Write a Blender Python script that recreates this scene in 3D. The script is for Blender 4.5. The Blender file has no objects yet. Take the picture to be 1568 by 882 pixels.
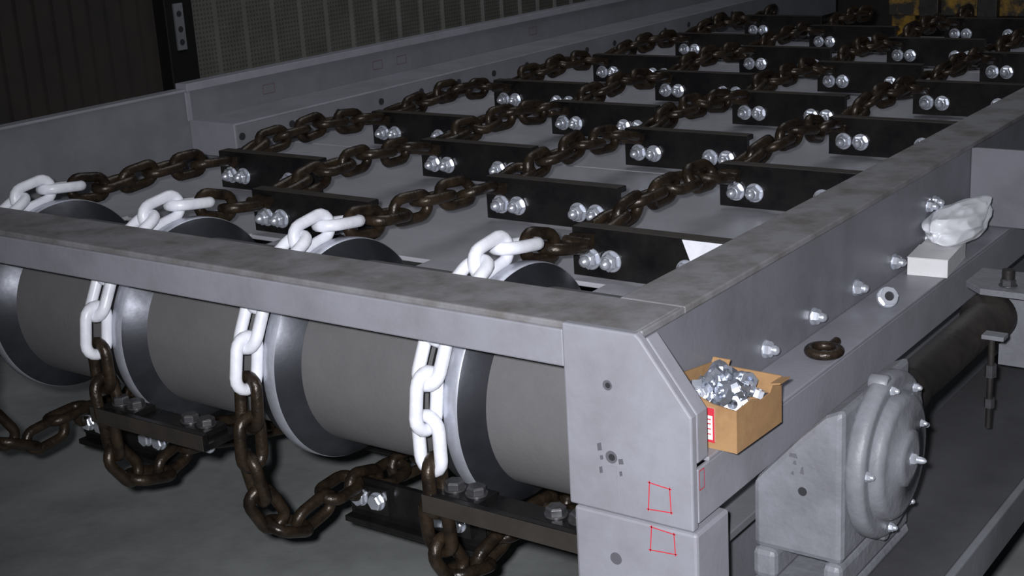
import bpy, math, random, bmesh
from mathutils import Vector, Matrix, noise
random.seed(7)
scene = bpy.context.scene
try:
    scene.view_settings.view_transform = 'Standard'
except Exception: pass
COL = scene.collection

# ------------------------------------------------------------------ materials
def mat(name, col, rough=.5, metal=0.0, col2=None, nscale=12, namt=.5, bump=0.0, bscale=60, spec=.5, detail=6, nlo=.35, nhi=.7):
    m = bpy.data.materials.new(name); m.use_nodes = True
    nt = m.node_tree; b = nt.nodes['Principled BSDF']
    b.inputs['Base Color'].default_value = (*col, 1)
    b.inputs['Roughness'].default_value = rough
    b.inputs['Metallic'].default_value = metal
    b.inputs['Specular IOR Level'].default_value = spec
    tc = nt.nodes.new('ShaderNodeTexCoord')
    if col2 is not None:
        n = nt.nodes.new('ShaderNodeTexNoise'); n.inputs['Scale'].default_value = nscale; n.inputs['Detail'].default_value = detail
        n.inputs['Roughness'].default_value = .65
        r = nt.nodes.new('ShaderNodeValToRGB'); r.color_ramp.elements[0].position = nlo; r.color_ramp.elements[1].position = nhi
        r.color_ramp.elements[0].color = (*col, 1); r.color_ramp.elements[1].color = (*col2, 1)
        nt.links.new(tc.outputs['Object'], n.inputs['Vector']); nt.links.new(n.outputs['Fac'], r.inputs['Fac'])
        nt.links.new(r.outputs['Color'], b.inputs['Base Color'])
        mr = nt.nodes.new('ShaderNodeMapRange'); mr.inputs['To Min'].default_value = max(0, rough-.1); mr.inputs['To Max'].default_value = min(1, rough+.15)
        nt.links.new(n.outputs['Fac'], mr.inputs['Value']); nt.links.new(mr.outputs['Result'], b.inputs['Roughness'])
    if bump > 0:
        n2 = nt.nodes.new('ShaderNodeTexNoise'); n2.inputs['Scale'].default_value = bscale; n2.inputs['Detail'].default_value = 4
        bp = nt.nodes.new('ShaderNodeBump'); bp.inputs['Strength'].default_value = bump; bp.inputs['Distance'].default_value = .004
        nt.links.new(tc.outputs['Object'], n2.inputs['Vector']); nt.links.new(n2.outputs['Fac'], bp.inputs['Height'])
        nt.links.new(bp.outputs['Normal'], b.inputs['Normal'])
    return m

PAINT = mat('grey_paint', (.285,.287,.325), .38, 0, (.22,.218,.24), 6, bump=.08, bscale=90, nlo=.42, nhi=.72)
PAINTW = mat('grey_paint_web_shaded', (.19,.192,.22), .42, 0, (.14,.14,.155), 6, bump=.08, bscale=90, nlo=.42, nhi=.72)  # frame grey darkened: shade of the grazing-lit web put into the colour
PAINTT = mat('grey_paint_dusty_top', (.235,.232,.25), .5, 0, (.12,.107,.095), 10, bump=.12, nlo=.42, nhi=.68, detail=10)
PAINTD = mat('grey_paint_shaded', (.185,.19,.212), .55, 0, (.125,.124,.132), 5, bump=.1, nlo=.4, nhi=.8)  # frame grey with the flash falloff painted in as a darker tone
BASEP = mat('grey_paint_dark', (.07,.07,.078), .6, 0, (.04,.04,.042), 5, bump=.1, nlo=.4, nhi=.8)  # darkest of the greys, for the base plate and its legs
DECK = mat('deck_grey', (.42,.42,.46), .34, 0, (.31,.31,.34), 4, bump=.05)
DRUM = mat('drum_grey', (.150,.147,.150), .5, 0, (.125,.122,.126), 9, bump=.12, bscale=120)
CHAIN = mat('oily_chain_steel', (.014,.010,.008), .32, .35, (.052,.034,.02), 25, bump=.35, bscale=110)
WHITE = mat('white_chain_paint_and_glare', (.84,.85,.91), .32, 0, (.68,.69,.75), 30, bump=.12)
BLACK = mat('black_bar', (.007,.007,.008), .26, .2, (.018,.016,.015), 14, bump=.08)
BARTOP = mat('bar_edge_brown', (.05,.042,.036), .5, .2, (.03,.026,.022), 18)
ZINC = mat('zinc', (.76,.79,.87), .28, .7, (.58,.61,.68), 60)
ZINCL = mat('zinc_loose', (.66,.70,.80), .24, .85, (.46,.49,.56), 60)
DULL = mat('dull_bolt_steel', (.12,.12,.13), .4, .6, (.06,.06,.06), 40)
STEEL = mat('worn_rim_steel', (.66,.68,.76), .36, .6, (.46,.48,.54), 22)
CONE = mat('sprocket_flank', (.065,.068,.08), .36, .7, (.04,.042,.05), 16, bump=.05)
DARKSTEEL = mat('dark_disc_steel', (.022,.022,.026), .4, .4, (.045,.045,.05), 16)
HOLE = mat('hole_dark', (.02,.02,.024), .8)
SCUFF = mat('paint_scuff', (.10,.10,.115), .7)
RED = mat('red_marker', (.55,.03,.05), .6)
CARD = mat('cardboard', (.36,.21,.095), .8, 0, (.28,.155,.07), 30, bump=.1)
LABEL = mat('label_white', (.75,.74,.76), .6)
CAST = mat('cast_grey', (.205,.21,.235), .45, 0, (.14,.142,.16), 14, bump=.3, bscale=70)
CASTD = mat('motor_dark', (.018,.016,.016), .5, .2, (.035,.03,.026), 14, bump=.3)
BOXW = mat('white_carton', (.74,.74,.76), .6, 0, (.66,.65,.66), 20)
CONC = mat('concrete', (.30,.315,.31), .8, 0, (.16,.17,.167), 2.6, bump=.25, bscale=25, detail=12, nlo=.4,nhi=.72)
WALLD = mat('wall_brown_dark', (.042,.033,.029), .6, 0, (.026,.023,.021), 6)
WALLG = mat('wall_grey_sheet', (.14,.137,.125), .55, 0, (.10,.096,.088), 8)
POSTB = mat('post_black', (.004,.004,.004), .6)
YEL = mat('yellow_dirty', (.30,.17,.017), .6, 0, (.02,.017,.014), 9, nlo=.42, nhi=.55)
BAG = mat('plastic_film', (.88,.90,.96), .22, 0, (.94,.96,1.0), 20, bump=.3, bscale=16, spec=.9)
BAG.node_tree.nodes['Principled BSDF'].inputs['Transmission Weight'].default_value=.1

nt = WALLG.node_tree; b = nt.nodes['Principled BSDF']
tc = nt.nodes.new('ShaderNodeTexCoord'); vo = nt.nodes.new('ShaderNodeTexVoronoi'); vo.inputs['Scale'].default_value = 55; vo.inputs['Randomness'].default_value = 0
rp = nt.nodes.new('ShaderNodeValToRGB'); rp.color_ramp.elements[0].position=.25; rp.color_ramp.elements[1].position=.32
rp.color_ramp.elements[0].color=(.6,.6,.6,1)
mx = nt.nodes.new('ShaderNodeMix'); mx.data_type='RGBA'; mx.blend_type='MULTIPLY'; mx.inputs[0].default_value=1
src = b.inputs['Base Color'].links[0].from_socket
nt.links.new(tc.outputs['Object'], vo.inputs['Vector']); nt.links.new(vo.outputs['Distance'], rp.inputs['Fac'])
nt.links.new(src, mx.inputs[6]); nt.links.new(rp.outputs['Color'], mx.inputs[7]); nt.links.new(mx.outputs[2], b.inputs['Base Color'])

# ------------------------------------------------------------------ mesh builder
class MB:
    _nrm=None
    def __init__(s, mats): s.v=[]; s.f=[]; s.m=[]; s.sm=[]; s.mats=mats
    def add(s, vs, fs, m, smooth=False, M=None):
        o=len(s.v)
        if m not in s.mats: s.mats.append(m)
        mi=s.mats.index(m)
        for p in vs:
            p=Vector(p)
            if M is not None: p = M @ p
            s.v.append(p[:])
        for f in fs: s.f.append([i+o for i in f]); s.m.append(mi); s.sm.append(smooth)
    def box(s, x, y, z, m, M=None):
        vs=[(a,b_,c) for a in x for b_ in y for c in z]
        fs=[(0,1,3,2),(4,6,7,5),(0,4,5,1),(2,3,7,6),(0,2,6,4),(1,5,7,3)]
        s.add(vs,fs,m,False,M)
    def prism(s, poly, axis, a0, a1, m, M=None):
        n=len(poly); vs=[]
        for a in (a0,a1):
            for p,q in poly:
                vs.append({'x':(a,p,q),'y':(p,a,q),'z':(p,q,a)}[axis])
        fs=[tuple(range(n)), tuple(range(2*n-1,n-1,-1))]+[(i,n+i,n+(i+1)%n,(i+1)%n) for i in range(n)]
        s.add(vs,fs,m,False,M)
    def lathe(s, p0, axis, prof, n, m, smooth=True, M=None, ph=0):
        ax=Vector(axis).normalized(); t=Vector((0,0,1)) if abs(ax.z)<.9 else Vector((0,1,0))
        u=ax.cross(t).normalized(); w=ax.cross(u); p0=Vector(p0); vs=[]
        for d,r in prof:
            for i in range(n):
                a=2*math.pi*i/n+ph
                vs.append(p0+ax*d+(u*math.cos(a)+w*math.sin(a))*r)
        k=len(prof)
        side=[(j*n+i,j*n+(i+1)%n,(j+1)*n+(i+1)%n,(j+1)*n+i) for j in range(k-1) for i in range(n)]
        s.add(vs,side,m,smooth,M)
        s.add(vs[:n],[tuple(range(n))],m,False,M); s.add(vs[-n:],[tuple(range(n-1,-1,-1))],m,False,M)
    def cyl(s,p0,axis,r,h,n,m,M=None,smooth=True,bev=0,ph=0):
        if bev: pr=[(0,r-bev),(bev,r),(h-bev,r),(h,r-bev)]
        else: pr=[(0,r),(h,r)]
        s.lathe(p0,axis,pr,n,m,smooth and n>8,M,ph)
    def ringnut(s, M, ri, ro_, h, m):
        vs=[]
        for zz in (0,h):
            for j in range(12):
                a=2*math.pi*j/12; rr=ro_*(1 if j%2==0 else .877); vs.append((rr*math.cos(a),rr*math.sin(a),zz))
            for j in range(12):
                a=2*math.pi*j/12; vs.append((ri*math.cos(a),ri*math.sin(a),zz))
        fs=[]
        for j in range(12):
            q=(j+1)%12
            fs+=[(j,q,24+q,24+j),(12+j,36+j,36+q,12+q),(24+j,24+q,36+q,36+j),(j,12+j,12+q,q)]
        s.add(vs,fs,m,False,M)
    def loop(s, pts, rad, n, m, closed=True, M=None):
        vs=[]; k=len(pts); pts=[Vector(p) for p in pts]
        for i,p in enumerate(pts):
            if closed: t=(pts[(i+1)%k]-pts[i-1]).normalized()
            else: t=(pts[min(i+1,k-1)]-pts[max(i-1,0)]).normalized()
            nn=s._nrm.normalized() if s._nrm is not None else Vector((0,0,1))
            u=t.cross(nn).normalized(); w=u.cross(t)
            for j in range(n):
                a=2*math.pi*j/n
                vs.append(p+(u*math.cos(a)+w*math.sin(a))*rad)
        fs=[]
        for i in range(k if closed else k-1):
            for j in range(n):
                fs.append((i*n+j,i*n+(j+1)%n,((i+1)%k)*n+(j+1)%n,((i+1)%k)*n+j))
        s.add(vs,fs,m,True,M)
    def obj(s, name, parent=None, bevel=0):
        me=bpy.data.meshes.new(name); me.from_pydata(s.v,[],s.f)
        for m in s.mats: me.materials.append(m)
        me.polygons.foreach_set('material_index', s.m); me.polygons.foreach_set('use_smooth', s.sm)
        me.validate(); me.update()
        bm=bmesh.new(); bm.from_mesh(me); bmesh.ops.recalc_face_normals(bm,faces=bm.faces); bm.to_mesh(me); bm.free()
        ob=bpy.data.objects.new(name,me); COL.objects.link(ob)
        if parent: ob.parent=parent
        if bevel:
            bv=ob.modifiers.new('bevel','BEVEL'); bv.width=bevel; bv.segments=2; bv.limit_method='ANGLE'; bv.angle_limit=math.radians(40)
        return ob
def empty(name, loc=(0,0,0)):
    e=bpy.data.objects.new(name,None); COL.objects.link(e); e.empty_display_size=.1; return e

def nutbolt(mb, p, ax, M=None, s=1.0, m=None, ph=None, stud=.012):
    """washer + hex nut + domed stud end sitting on p, pointing along ax"""
    m=m or ZINC
    ax=Vector(ax).normalized(); p=Vector(p); ph=random.random() if ph is None else ph
    mb.cyl(p,ax,.0195*s,.003*s,20,m,M,bev=.0006)
    q=p+ax*.003*s
    mb.lathe(q,ax,[(0,.0165*s),(.010*s,.0165*s),(.0145*s,.0128*s)],6,m,False,M,ph)
    q=q+ax*.0143*s
    mb.lathe(q,ax,[(0,.0105*s),(stud*s*.55,.0102*s),(stud*s*.9,.0078*s),(stud*s*1.15,.003*s)],12,m,True,M)

# ------------------------------------------------------------------ layout constants
FX=[-.404,-.836,-1.270,-1.702]    # flight bolt centres
CX=[-.436,-.860,-1.287,-1.716]    # chain centre lines
YC,ZC=.287,-.238                  # roller axis
YEND=5.6                          # frame end
YCH=4.12                          # deck / chain end
ROWP=.608

# ------------------------------------------------------------------ conveyor frame
fr=empty('conveyor_frame')
m=MB([PAINT])
m.box((-2.26,-.0),(0,.14),(-.012,0),PAINTT)
m.box((-2.26,-.122),(0,.012),(-.071,-.012),PAINT)
m.obj('front_beam',fr,.003)
m=MB([PAINT])
m.box((-.108,.006),(.1402,YEND),(-.012,0),PAINTT)
m.box((-.0,.006),(.014,.1402),(-.012,0),PAINTT)
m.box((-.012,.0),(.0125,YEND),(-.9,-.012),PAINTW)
m.box((-.108,-.098),(.1402,YEND),(-.12,-.012),PAINT)
m.box((0.0005,.34),(1.47,1.482),(-.189,-.013),PAINTW)
m.box((0.0005,.34),(3.0,3.012),(-.189,-.013),PAINTW)
m.obj('side_beam_right',fr,.0025)
m=MB([PAINT])
m.prism([(-.121,0.0005),(.004,0.0005),(.012,-.006),(.092,-.112),(.092,-.289),(-.121,-.289)],'y',-.004,.012,PAINT)
m.prism([(.013,-.0075),(.092,-.112),(.092,-.188),(.082,-.188),(.082,-.116),(.006,-.014)],'y',.012,.045,PAINT)
m.box((-.121,-.111),(.012,.06),(-.289,-.071),PAINT)
m.obj('corner_plate',fr,.003)
m=MB([PAINT])
m.box((-.115,.096),(-.002,.10),(-.95,-.293),PAINT)
m.obj('corner_post',fr,.005)
m=MB([PAINT])
m.box((.0005,.092),(.046,YEND),(-.197,-.19),PAINT)
m.box((.085,.092),(.0125,YEND),(-.282,-.1965),PAINT)
m.obj('side_ledge',fr,.002)
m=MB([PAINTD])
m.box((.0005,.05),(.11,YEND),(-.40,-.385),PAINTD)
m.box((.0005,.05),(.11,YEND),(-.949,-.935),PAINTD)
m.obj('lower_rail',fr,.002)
# left side
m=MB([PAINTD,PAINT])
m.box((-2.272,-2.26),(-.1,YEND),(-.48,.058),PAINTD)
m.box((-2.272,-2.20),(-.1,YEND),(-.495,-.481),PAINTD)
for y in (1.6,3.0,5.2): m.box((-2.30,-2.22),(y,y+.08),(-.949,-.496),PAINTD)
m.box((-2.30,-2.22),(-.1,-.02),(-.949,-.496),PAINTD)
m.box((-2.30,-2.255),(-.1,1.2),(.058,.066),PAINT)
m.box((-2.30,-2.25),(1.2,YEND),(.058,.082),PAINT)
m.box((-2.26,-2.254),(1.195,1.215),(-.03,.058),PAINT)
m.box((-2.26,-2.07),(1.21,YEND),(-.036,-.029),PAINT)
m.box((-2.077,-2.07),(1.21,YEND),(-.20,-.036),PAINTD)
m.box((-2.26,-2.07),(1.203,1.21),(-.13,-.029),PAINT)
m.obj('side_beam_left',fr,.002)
m=MB([DECK])
for k in range(4):
    y0=.54+k*.9
    m.box((-2.07,-.11),(y0,y0+.896),(-.135,-.125),DECK)
segs=[(-.11,CX[0]+.055)]+[(CX[i]-.045,CX[i+1]+.055) for i in range(3)]+[(CX[3]-.045,-2.07)]
for a,b_ in segs: m.box((b_,a),(.47,.54),(-.131,-.121),DECK)
m.obj('deck_plates',fr,.002)
m=MB([ZINC,HOLE,RED,PAINT])
for k in range(14):
    nutbolt(m,(0.0,.424+k*.195,-.157),(1,0,0),s=.85)
for dx in (0,.035): nutbolt(m,(0,1.2+dx,-.085),(1,0,0),s=.75)
for k in range(16): m.cyl((-2.07,1.17+.06+k*.21,-.07),(1,0,0),.011,.004,16,HOLE)
for (x,z,r) in [(-.045,-.085,.008),(-.043,-.198,.010)]:
    m.cyl((x,-.0045,z),(0,1,0),r,.004,18,SCUFF)
    m.cyl((x+.001,-.0048,z),(0,1,0),r*.55,.004,14,HOLE)
m.cyl((-.043,-.0026,-.365),(0,1,0),.010,.004,18,SCUFF)
m.box((-.052,-.034),(-.0050,-.004),(-.262,-.212),PAINT)
for (x,z,w_,h_) in [(-.066,-.192,.007,.014),(-.062,-.206,.005,.008),(-.030,-.207,.008,.010),(-.064,-.228,.005,.012),(-.029,-.226,.004,.009)]:
    m.prism([(x,z),(x+w_,z+.002),(x+w_*.8,z+h_),(x-.001,z+h_*.8)],'y',-.0046,-.004,SCUFF)
def rsq(x0,x1,z0,z1,y,t=.0018,sk=.003):
    P=[(x0,z0),(x1,z0+sk),(x1-sk*.5,z1),(x0+sk,z1+sk)]
    for i in range(4):
        a=Vector((P[i][0],y,P[i][1])); c=Vector((P[(i+1)%4][0],y,P[(i+1)%4][1])); d=(c-a).normalized(); n_=Vector((-d.z,0,d.x))*t*.5
        a=a-d*.003; c=c+d*.003
        m.add([a-n_,c-n_,c+n_,a+n_],[(0,1,2,3)],RED)
rsq(.018,.056,-.268,-.228,-.0046); rsq(.018,.060,-.335,-.300,-.0026)
def rsqx(y0,y1,z0,z1,x,mm=RED,t=.0016):
    P=[(y0,z0),(y1,z0),(y1,z1),(y0,z1)]
    for i in range(4):
        a=Vector((x,P[i][0],P[i][1])); c=Vector((x,P[(i+1)%4][0],P[(i+1)%4][1])); d=(c-a).normalized(); n_=Vector((0,-d.z,d.y))*t*.5
        m.add([a-n_,c-n_,c+n_,a+n_],[(0,1,2,3)],mm)
rsqx(.016,.03,-.23,-.20,.0925)
REDD=mat('faded_marker',(.14,.085,.095),.6)
for y in (1.52,2.05,2.18,3.0): rsqx(y,y+.05,-.0,.028,-2.2595,REDD,t=.0025)
m.obj('frame_bolts_and_marks',fr)

# ------------------------------------------------------------------ roller
ro=empty('drive_roller')
m=MB([DRUM])
m.lathe((-2.2,YC,ZC),(1,0,0),[(0,.176),(2.08,.176)],96,DRUM)
ob=m.obj('drum_shell',ro)
m=MB([STEEL,DARKSTEEL,CONE])
for c in CX:
    m.lathe((c-.034,YC,ZC),(1,0,0),[(0,.19),(.004,.198),(.05,.198)],96,DARKSTEEL)
    m.lathe((c+.014,YC,ZC),(1,0,0),[(0,.214),(.003,.217),(.026,.217),(.030,.215)],128,STEEL)
    m.lathe((c+.044,YC,ZC),(1,0,0),[(0,.215),(.006,.209),(.024,.186),(.032,.175)],128,CONE)
m.obj('sprocket_discs',ro)
m=MB([DARKSTEEL]); m.cyl((-2.24,YC,ZC),(1,0,0),.04,2.22,32,DARKSTEEL); m.obj('shaft',ro)

# ------------------------------------------------------------------ chains and flights
sc=empty('scraper_chain_assembly')
PITCH=ROWP/8; DW=.0235; LW=.072
def cr(P,n=14):
    out=[]
    for i in range(len(P)-1):
        p0=P[max(i-1,0)];p1=P[i];p2=P[i+1];p3=P[min(i+2,len(P)-1)]
        for k in range(n):
            t=k/n
            out.append(.5*((2*p1)+(-p0+p2)*t+(2*p0-5*p1+4*p2-p3)*t*t+(-p0+3*p1-3*p2+p3)*t**3))
    out.append(P[-1]); return out
flY={}
for i,c in enumerate(CX):
    f0=.55 if i%2==0 else .855
    flY[i]=[f0+ROWP*k for k in range(9) if f0+ROWP*k<YCH-.1]
def wheel_path(i):
    rnd=random.Random(i+3)
    if i%2: P=[(.855,-.042),(.76,-.032),(.66,-.018),(.55,-.022),(.45,-.022)]
    else: P=[(.55,-.046),(.49,-.044),(.43,-.028)]
    R=.241
    for a in range(70,184,12): P.append((YC+R*math.cos(math.radians(a)),ZC+R*math.sin(math.radians(a))))
    if i%2==0: P+=[(.050,-.30),(.050,-.37),(.050,-.44),(.080,-.515),(.145,-.55),(.215,-.535),(.30,-.52),(.40,-.54)]
    else:      P+=[(.042,-.30),(.034,-.37),(.042,-.45),(.080,-.53),(.140,-.568),(.205,-.545),(.265,-.53),(.33,-.55)]
    y=.5
    while y<3.0: P.append((y,-.56+rnd.uniform(-.01,.01))); y+=.15
    return cr([Vector((0,a,b_)) for a,b_ in P])
def sample(path, step):
    out=[];acc=0;nxt=0
    for a,b_ in zip(path,path[1:]):
        L=(b_-a).length
        while acc+L>=nxt:
            out.append(a.lerp(b_,(nxt-acc)/L)); nxt+=step
        acc+=L
    return out
zlim=[-.30,-.262,-.235,-.2]
def linkpts(hl,hw,n=8):
    pts=[]
    for k in range(n+1):
        a=-math.pi/2+math.pi*k/n; pts.append((hl+hw*math.cos(a),hw*math.sin(a)))
    for k in range(n+1):
        a=math.pi/2+math.pi*k/n; pts.append((-hl+hw*math.cos(a),hw*math.sin(a)))
    return pts
hw=(LW-DW)/2; hl=(PITCH+DW)/2-hw
LP=linkpts(hl,hw)
for i,c in enumerate(CX):
    m=MB([CHAIN,WHITE]); rnd=random.Random(50+i)
    wp=sample(wheel_path(i),PITCH)
    f0=flY[i][0]; topn=int((YCH-.05-f0)/PITCH)
    tp=[]
    for j in range(1,topn+1):
        ph=(j%8)/8; z=-.044+.032*math.sin(math.pi*ph)**.8+rnd.uniform(-.005,.005)
        tp.append(Vector((0,f0+PITCH*j,z)))
    seq=[(topn-k,p) for k,p in enumerate(reversed(tp))]+[(-k,p) for k,p in enumerate(wp)]
    for n_,(j,p) in enumerate(seq):
        if j>=0 and j%8==0: continue
        a=seq[max(n_-1,0)][1]; b_=seq[min(n_+1,len(seq)-1)][1]
        T=(b_-a).normalized()
        jit=0 if (p.y<.42 and p.z>-.3) else 1
        T=(T+Vector((rnd.uniform(-.12,.12),0,rnd.uniform(-.1,.1)))*jit).normalized()
        X=(Vector((1,0,0))-T*T.x).normalized(); N2=T.cross(X)
        r=(0 if j%2 else math.pi/2) + rnd.uniform(-.4,.4)*jit + .1
        V=X*math.cos(r)+N2*math.sin(r); W=T.cross(V)
        q=Vector((c+rnd.uniform(-.006,.006)*jit,p.y,p.z))
        white = p.y<.37 and p.z>zlim[i]
        m._nrm=W
        m.loop([q+T*u+V*v for u,v in LP],DW/2,12,WHITE if white else CHAIN)
    for f in flY[i]:
        for s_ in (-1,1):
            m.box((c+s_*.0195-.006,c+s_*.0195+.006),(f+.0125,f+.055),(-.066,-.0215),CHAIN)
        m.cyl((c-.03,f+.042,-.043),(1,0,0),.010,.060,14,CHAIN)
        m.box((c-.022,c+.022),(f-.020,f-.0005),(-.052,-.030),CHAIN)
        m.cyl((c-.030,f-.024,-.043),(1,0,0),.011,.060,14,CHAIN)
    m.obj('scraper_chain',sc)

def flight(mb,M,heads=BLACK,L0=-.06,L1=.290,plate=False):
    mb.prism([(0,0),(0,-.096),(.012,-.096),(.012,-.012),(.034,-.012),(.034,0)],'x',L0,L1,BLACK,M)
    mb.box((L0+.002,L1-.002),(.001,.033),(0.0,.0012),BARTOP,M)
    for xx in (-.019,.027,.188,.234):
        nutbolt(mb,(xx,0,-.060),(0,-1,0),M,s=1.12)
        mb.cyl((xx,.024,-.060),(0,1,0),.0195,.003,18,heads,M)
        mb.lathe((xx,.027,-.060),(0,1,0),[(0,.0175),(.010,.0175),(.013,.0145)],6,heads,False,M,random.random())
    for xx in (0,.21): mb.box((xx-.048,xx+.052),(.012,.024),(-.087,-.030),BLACK,M)
m=MB([BLACK,ZINC,BARTOP,DULL])
for i,c in enumerate(FX):
    for f in flY[i]: flight(m,Matrix.Translation((c,f,-.02)))
    if i%2==0:
        M=Matrix.Translation((c+.012,.016,-.387))@Matrix.Rotation(math.radians(90),4,'X')
        flight(m,M,DULL,-.045)
    else:
        M=Matrix.Translation((c,.335,-.635))@Matrix.Rotation(math.radians(180),4,'X')
        flight(m,M,ZINC)
    for k in range(3):
        M=Matrix.Translation((c,(.335 if i%2 else .64)+.608*(k+(1 if i%2 else 0)),-.635))@Matrix.Rotation(math.radians(180),4,'X')
        flight(m,M,ZINC)
# flash glare on the nearest bar's face, put in as a thin white plate
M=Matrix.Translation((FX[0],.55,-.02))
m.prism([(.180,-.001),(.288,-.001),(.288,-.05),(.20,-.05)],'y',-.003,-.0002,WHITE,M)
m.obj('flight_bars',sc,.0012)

# ------------------------------------------------------------------ gearbox
gb=empty('shaft_gearbox')
GY,GZ=.305,-.250
m=MB([CAST,HOLE,ZINC])
m.prism([(.10,-.385),(.10,-.275),(.135,-.235),(.175,-.19),(.215,-.15),(.245,-.135),(.245,-.385)],'y',.17,.44,CAST)
m.box((.095,.245),(.15,.46),(-.4575,-.435),CAST)
m.box((.10,.14),(.165,.45),(-.435,-.384),CAST); m.box((.215,.245),(.165,.45),(-.435,-.384),CAST)
m.obj('housing_body',gb,.010)
m=MB([CAST,ZINC,DARKSTEEL])
m.lathe((.236,GY,GZ),(1,0,0),[(0,.118),(.010,.128),(.014,.131),(.030,.131),(.036,.127),(.038,.122),(.035,.106),(.036,.101),(.046,.099),(.052,.094),(.054,.086),(.056,.045),(.062,.043),(.064,.03)],96,CAST)
for a in (5,48,100,175,262,300):
    a=math.radians(a)
    nutbolt(m,(.273,GY+.1145*math.cos(a),GZ+.1145*math.sin(a)),(1,0,0),s=.42)
nutbolt(m,(.299,GY,GZ),(1,0,0),s=.55,stud=.022)
nutbolt(m,(.291,GY+.06,GZ+.035),(1,0,0),s=.35)
for a in (30,100,262):
    a=math.radians(a); m.cyl((.240,GY+.124*math.cos(a),GZ+.124*math.sin(a)),(1,0,0),.014,.030,20,CAST,bev=.003)
m.obj('housing_cover',gb)
m=MB([HOLE])
for (x,z,w_,h_) in [(.160,-.222,.014,.006),(.166,-.233,.006,.006),(.178,-.246,.006,.012),(.163,-.250,.005,.005)]:
    m.prism([(x,z),(x+w_,z-.001),(x+w_*.8,z+h_),(x+.002,z+h_*.8)],'y',.169,.1705,SCUFF)
m.cyl((.182,.169,-.275),(0,1,0),.007,.002,14,HOLE)
m.obj('casting_marks',gb)

mo=empty('hydraulic_motor')
m=MB([CASTD])
m.lathe((.20,.50,-.240),(0,1,0),[(0,.036),(.05,.042),(.06,.038),(.46,.038),(.465,.05),(.50,.05)],40,CASTD)
m.obj('motor_body',mo)
m=MB([CASTD,CAST,ZINC])
m.prism([(.19,.96),(.36,.96),(.36,1.10),(.15,1.10),(.15,1.0)],'z',-.188,-.176,CAST)
m.box((.20,.34),(1.06,1.09),(-.36,-.188),CAST)
nutbolt(m,(.23,1.0,-.176),(0,0,1),s=.9,m=DULL); m.cyl((.23,1.0,-.17),(0,0,1),.012,.026,16,CASTD)
m.cyl((.255,.83,-.40),(0,0,1),.006,.18,14,CASTD); m.cyl((.255,.83,-.30),(0,0,1),.011,.024,6,DULL)
m.cyl((.255,.83,-.36),(0,0,1),.010,.018,6,DULL)
m.box((.24,.28),(.815,.845),(-.225,-.217),CAST)
m.obj('motor_mount',mo,.002)

bs=empty('support_base')
m=MB([PAINTD,PAINT])
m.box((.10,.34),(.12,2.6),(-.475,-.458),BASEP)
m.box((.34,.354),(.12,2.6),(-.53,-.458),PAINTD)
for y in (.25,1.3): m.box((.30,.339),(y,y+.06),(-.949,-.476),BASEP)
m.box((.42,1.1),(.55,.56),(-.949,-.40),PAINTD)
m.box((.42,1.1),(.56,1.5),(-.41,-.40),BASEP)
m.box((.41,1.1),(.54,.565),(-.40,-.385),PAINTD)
m.obj('base_plate',bs,.003)

# ------------------------------------------------------------------ small items on the ledge
bx=empty('cardboard_box')
m=MB([CARD,LABEL,RED])
Rb=Matrix.Translation((.065,.145,-.1898))@Matrix.Rotation(math.radians(-2),4,'Z')
X0,X1,Y0,Y1,H,T=-.060,.060,-.068,.072,.072,.0025
m.box((X0,X1),(Y0,Y1),(0,.003),CARD,Rb)
m.prism([(X0,.003),(X1,.003),(X1,H-.006),(.02,H-.002),(-.02,H+.012),(X0,H+.024)],'y',Y0,Y0+T,CARD,Rb); m.box((X0,X1),(Y1-T,Y1),(.003,H+.004),CARD,Rb)
m.prism([(Y0+T,.003),(Y1-T,.003),(Y1-T,H+.006),(.02,H+.012),(Y0+T,H+.024)],'x',X0,X0+T,CARD,Rb)
m.prism([(Y0+T,.003),(Y1-T,.003),(Y1-T,H+.002),(.045,H),(.035,H-.012),(.01,H-.014),(-.02,H-.003),(Y0+T,H-.006)],'x',X1-T,X1,CARD,Rb)
m.prism([(X1-T,H-.002),(X1+.014,H+.002),(X1+.014,H+.0045),(X1-T,H+.001)],'y',.04,Y1,CARD,Rb)
m.prism([(Y1-T,H+.004),(Y1+.004,H+.012),(Y1+.0065,H+.012),(Y1,H+.004)],'x',X0,X0+.03,CARD,Rb)
m.box((-.018,.024),(Y0-.0010,Y0-.0002),(.012,.064),LABEL,Rb)
for z0,z1 in ((.010,.014),(.052,.064)): m.box((-.018,.024),(Y0-.0016,Y0-.0010),(z0,z1),RED,Rb)
m.box((.021,.024),(Y0-.0016,Y0-.0010),(.014,.052),RED,Rb)
for z0 in (.022,.030,.038,.045): m.box((-.016,.018),(Y0-.0016,Y0-.0010),(z0,z0+.0016),RED,Rb)
m.obj('carton',bx)
m=MB([ZINCL,HOLE])
for lay,(z,n) in enumerate(((.012,18),(.028,18),(.045,20),(.060,24),(.072,16),(.080,5))):
    for k in range(n):
        sp=1-.06*lay
        p=Vector((random.uniform(-.046,.044)*sp,random.uniform(-.054,.058)*sp,z+random.uniform(-.004,.004)))
        ax=Vector((random.uniform(-1,1),random.uniform(-1.4,.6),random.uniform(-.2,1.2))).normalized()
        M=Rb@Matrix.Translation(p)@ax.to_track_quat('Z','Y').to_matrix().to_4x4()
        m.ringnut(M,.0075,.0142,.012,ZINCL)
        if k%3==0: m.cyl((0,0,-.012),(0,0,1),.007,.03,12,ZINCL,M)
m.obj('loose_nuts',bx)

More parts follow.
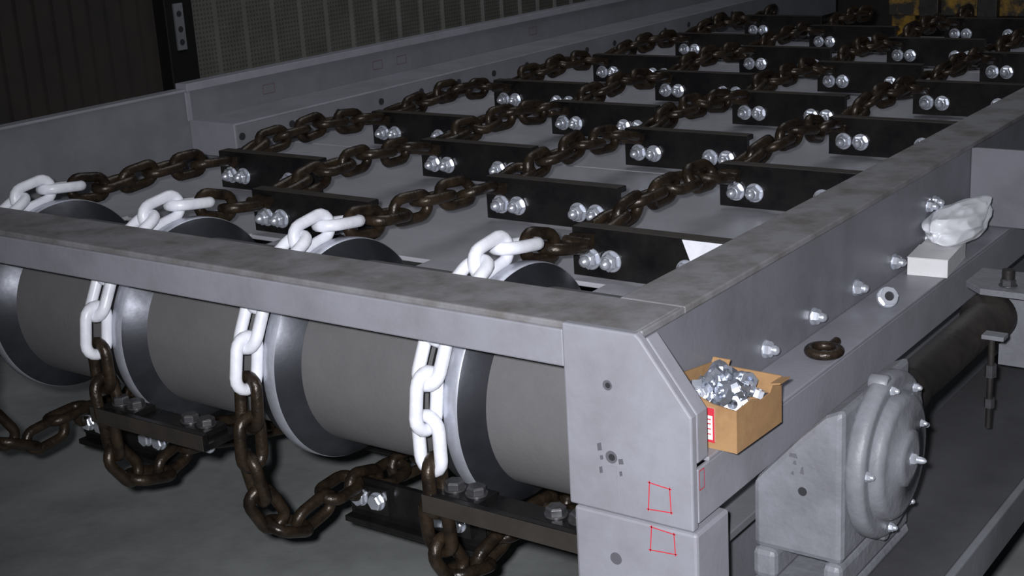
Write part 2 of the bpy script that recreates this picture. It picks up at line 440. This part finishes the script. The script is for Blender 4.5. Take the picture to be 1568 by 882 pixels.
m=MB([ZINC])
ax=Vector((.45,-.6,.35)).normalized()
M=Matrix.Translation(Vector((.062,.815,-.169)))@ax.to_track_quat('Z','Y').to_matrix().to_4x4()
m.lathe((0,0,0),(0,0,1),[(0,.0205),(.004,.0205),(.006,.019)],28,ZINC,True,M)
m.ringnut(M@Matrix.Translation((0,0,.005)),.009,.0175,.012,ZINC)
m.lathe((0,0,.008),(0,0,1),[(0,.0088),(.004,.0088)],16,HOLE,False,M)
m.obj('hex_nut')
m=MB([CHAIN]); m._nrm=Vector((0,0,1))
m.loop([Vector((.064+.026*math.cos(a*math.pi/12),.52+.026*math.sin(a*math.pi/12),-.181)) for a in range(24)],.0085,12,CHAIN)
m.cyl((.064,.545,-.181),(0,1,0),.008,.03,12,CHAIN)
m.obj('eye_bolt')
m=MB([BOXW])
Mw=Matrix.Translation((.05,1.12,-.1898))@Matrix.Rotation(math.radians(6),4,'Z')
m.box((-.040,.040),(-.08,.08),(0,.036),BOXW,Mw); m.box((-.041,.041),(-.081,.02),(.0362,.038),BOXW,Mw)
m.obj('small_white_carton',None,.002)
bm=bmesh.new(); bmesh.ops.create_icosphere(bm,subdivisions=6,radius=1)
for v in bm.verts:
    p=v.co.copy()
    n1=noise.noise(p*1.0+Vector((3,1,2)))
    n2=abs(noise.noise(Vector((p.x*1.2+p.z,p.y*1.0,p.z*1.2))*1.1+Vector((7,2,9))))
    n3=abs(noise.noise(Vector((p.x*2.2,p.y*1.6+p.z*1.5,p.z*2.2))+Vector((1,5,2))))
    s=1+.22*n1-.25*n2-.12*n3
    v.co=Vector((p.x*.050*s,p.y*.130*s,max(p.z*.046*s,-.022)))
    t=max(p.y,0)
    v.co.z+=.035*t*t; v.co.z*= (1-.25*t)
    v.co.y+=.02*t*t
me=bpy.data.meshes.new('plastic_bag'); bm.to_mesh(me); bm.free(); me.materials.append(BAG)
for p in me.polygons: p.use_smooth=True
ob=bpy.data.objects.new('plastic_bag',me); COL.objects.link(ob); ob.location=(.055,1.235,-.128); ob.rotation_euler=(0,0,-.1)

m=MB([RED]); m._nrm=Vector((0,0,1))
pts=[Vector((-.30+.11*t/12,.30+.03*math.sin(t*.9),-.93+.01*math.sin(t*.7))) for t in range(13)]
m.loop(pts,.02,8,RED,closed=False); m.obj('red_strap')

# ------------------------------------------------------------------ room
m=MB([CONC]); m.box((-7,5),(-5,9),(-1.05,-.95),CONC); m.obj('floor')
def corr(name,Y0,Y1,x,pitch,depth,material,frac=.25,z0=-.95,z1=3.2):
    m=MB([material]); prof=[]; y=Y0
    while y<Y1-1e-6:
        prof+=[(x,y),(x,y+pitch*(1-frac)),(x+depth,y+pitch*(1-frac)+pitch*.06),(x+depth,y+pitch*.94)]
        y+=pitch
    prof.append((x,y)); vs=[];fs=[]
    for a,b_ in prof: vs+=[(a,b_,z0),(a,b_,z1)]
    for k in range(len(prof)-1): fs.append((2*k,2*k+2,2*k+3,2*k+1))
    m.add(vs,fs,material); m.box((x-.08,x-.02),(Y0,y),(z0,z1),material); return m.obj(name)
corr('wall_left',-5,2.05,-3.4,.078,.014,WALLD,.25)
corr('wall_left_sheet',2.24,7.8,-3.4,.165,.018,WALLG,.12)
m=MB([POSTB]); m.box((-3.44,-3.33),(2.08,2.22),(-.95,3.2),POSTB); m.obj('wall_post',None,.004)
m=MB([PAINT,HOLE]); m.box((-3.33,-3.322),(2.12,2.165),(.03,.21),PAINTD)
for z in (.06,.11,.17): m.cyl((-3.3235,2.142,z),(1,0,0),.012,.003,14,HOLE)
m.obj('post_bracket')
m=MB([WALLD]); m.box((-7,5),(7.9,8),(-.95,3.2),WALLD); m.obj('wall_back')
ym=empty('yellow_machine')
m=MB([YEL,CASTD])
m.box((-1.25,-.14),(4.22,4.26),(-.05,.20),YEL); m.box((-1.25,-1.15),(4.26,4.36),(-.95,.3),YEL); m.box((-.25,-.15),(4.26,4.36),(-.95,.3),YEL)
m.cyl((-1.2,4.20,.10),(1,0,0),.03,1.0,20,CASTD)
for k in range(4): m.box((-1.1+k*.24,-1.02+k*.24),(4.17,4.215),(-.05,.16),CASTD)
m.obj('machine_frame',ym,.004)

# ------------------------------------------------------------------ camera & light
cam=bpy.data.cameras.new('camera'); co=bpy.data.objects.new('camera',cam); COL.objects.link(co)
R=Matrix(((.8137,-.1216,.5683),(.5786,.2653,-.7712),(-.0570,.9563,.2863)))
co.matrix_world=Matrix.Translation((.988,-1.625,.644))@R.to_4x4()
cam.sensor_width=36; cam.lens=49.45; cam.clip_start=.05; scene.camera=co
def light(name,kind,loc,energy,col=(1,1,1),size=.05,target=None):
    l=bpy.data.lights.new(name,kind); l.energy=energy; l.color=col
    if kind=='AREA': l.size=size
    else: l.shadow_soft_size=size
    if kind=='SPOT': l.spot_size=math.radians(72); l.spot_blend=1.0
    o=bpy.data.objects.new(name,l); COL.objects.link(o); o.location=loc
    if target: o.rotation_euler=(Vector(target)-Vector(loc)).to_track_quat('-Z','Y').to_euler()
    return o
light('flash_lamp','SPOT',Vector((.988,-1.625,.644))+R@Vector((-.06,.05,.03)),350,(.95,.96,1.0),.025,(-.40,.45,-.15))
light('ambient_fill','AREA',(-1.2,2.5,3.1),24,(.93,.96,1),2.0,(-1,2.2,0))  # added overhead fill with no visible fixture, lifts the ambient level
w=bpy.data.worlds.new('world'); scene.world=w; w.use_nodes=True
w.node_tree.nodes['Background'].inputs[0].default_value=(.62,.67,.78,1); w.node_tree.nodes['Background'].inputs[1].default_value=.05
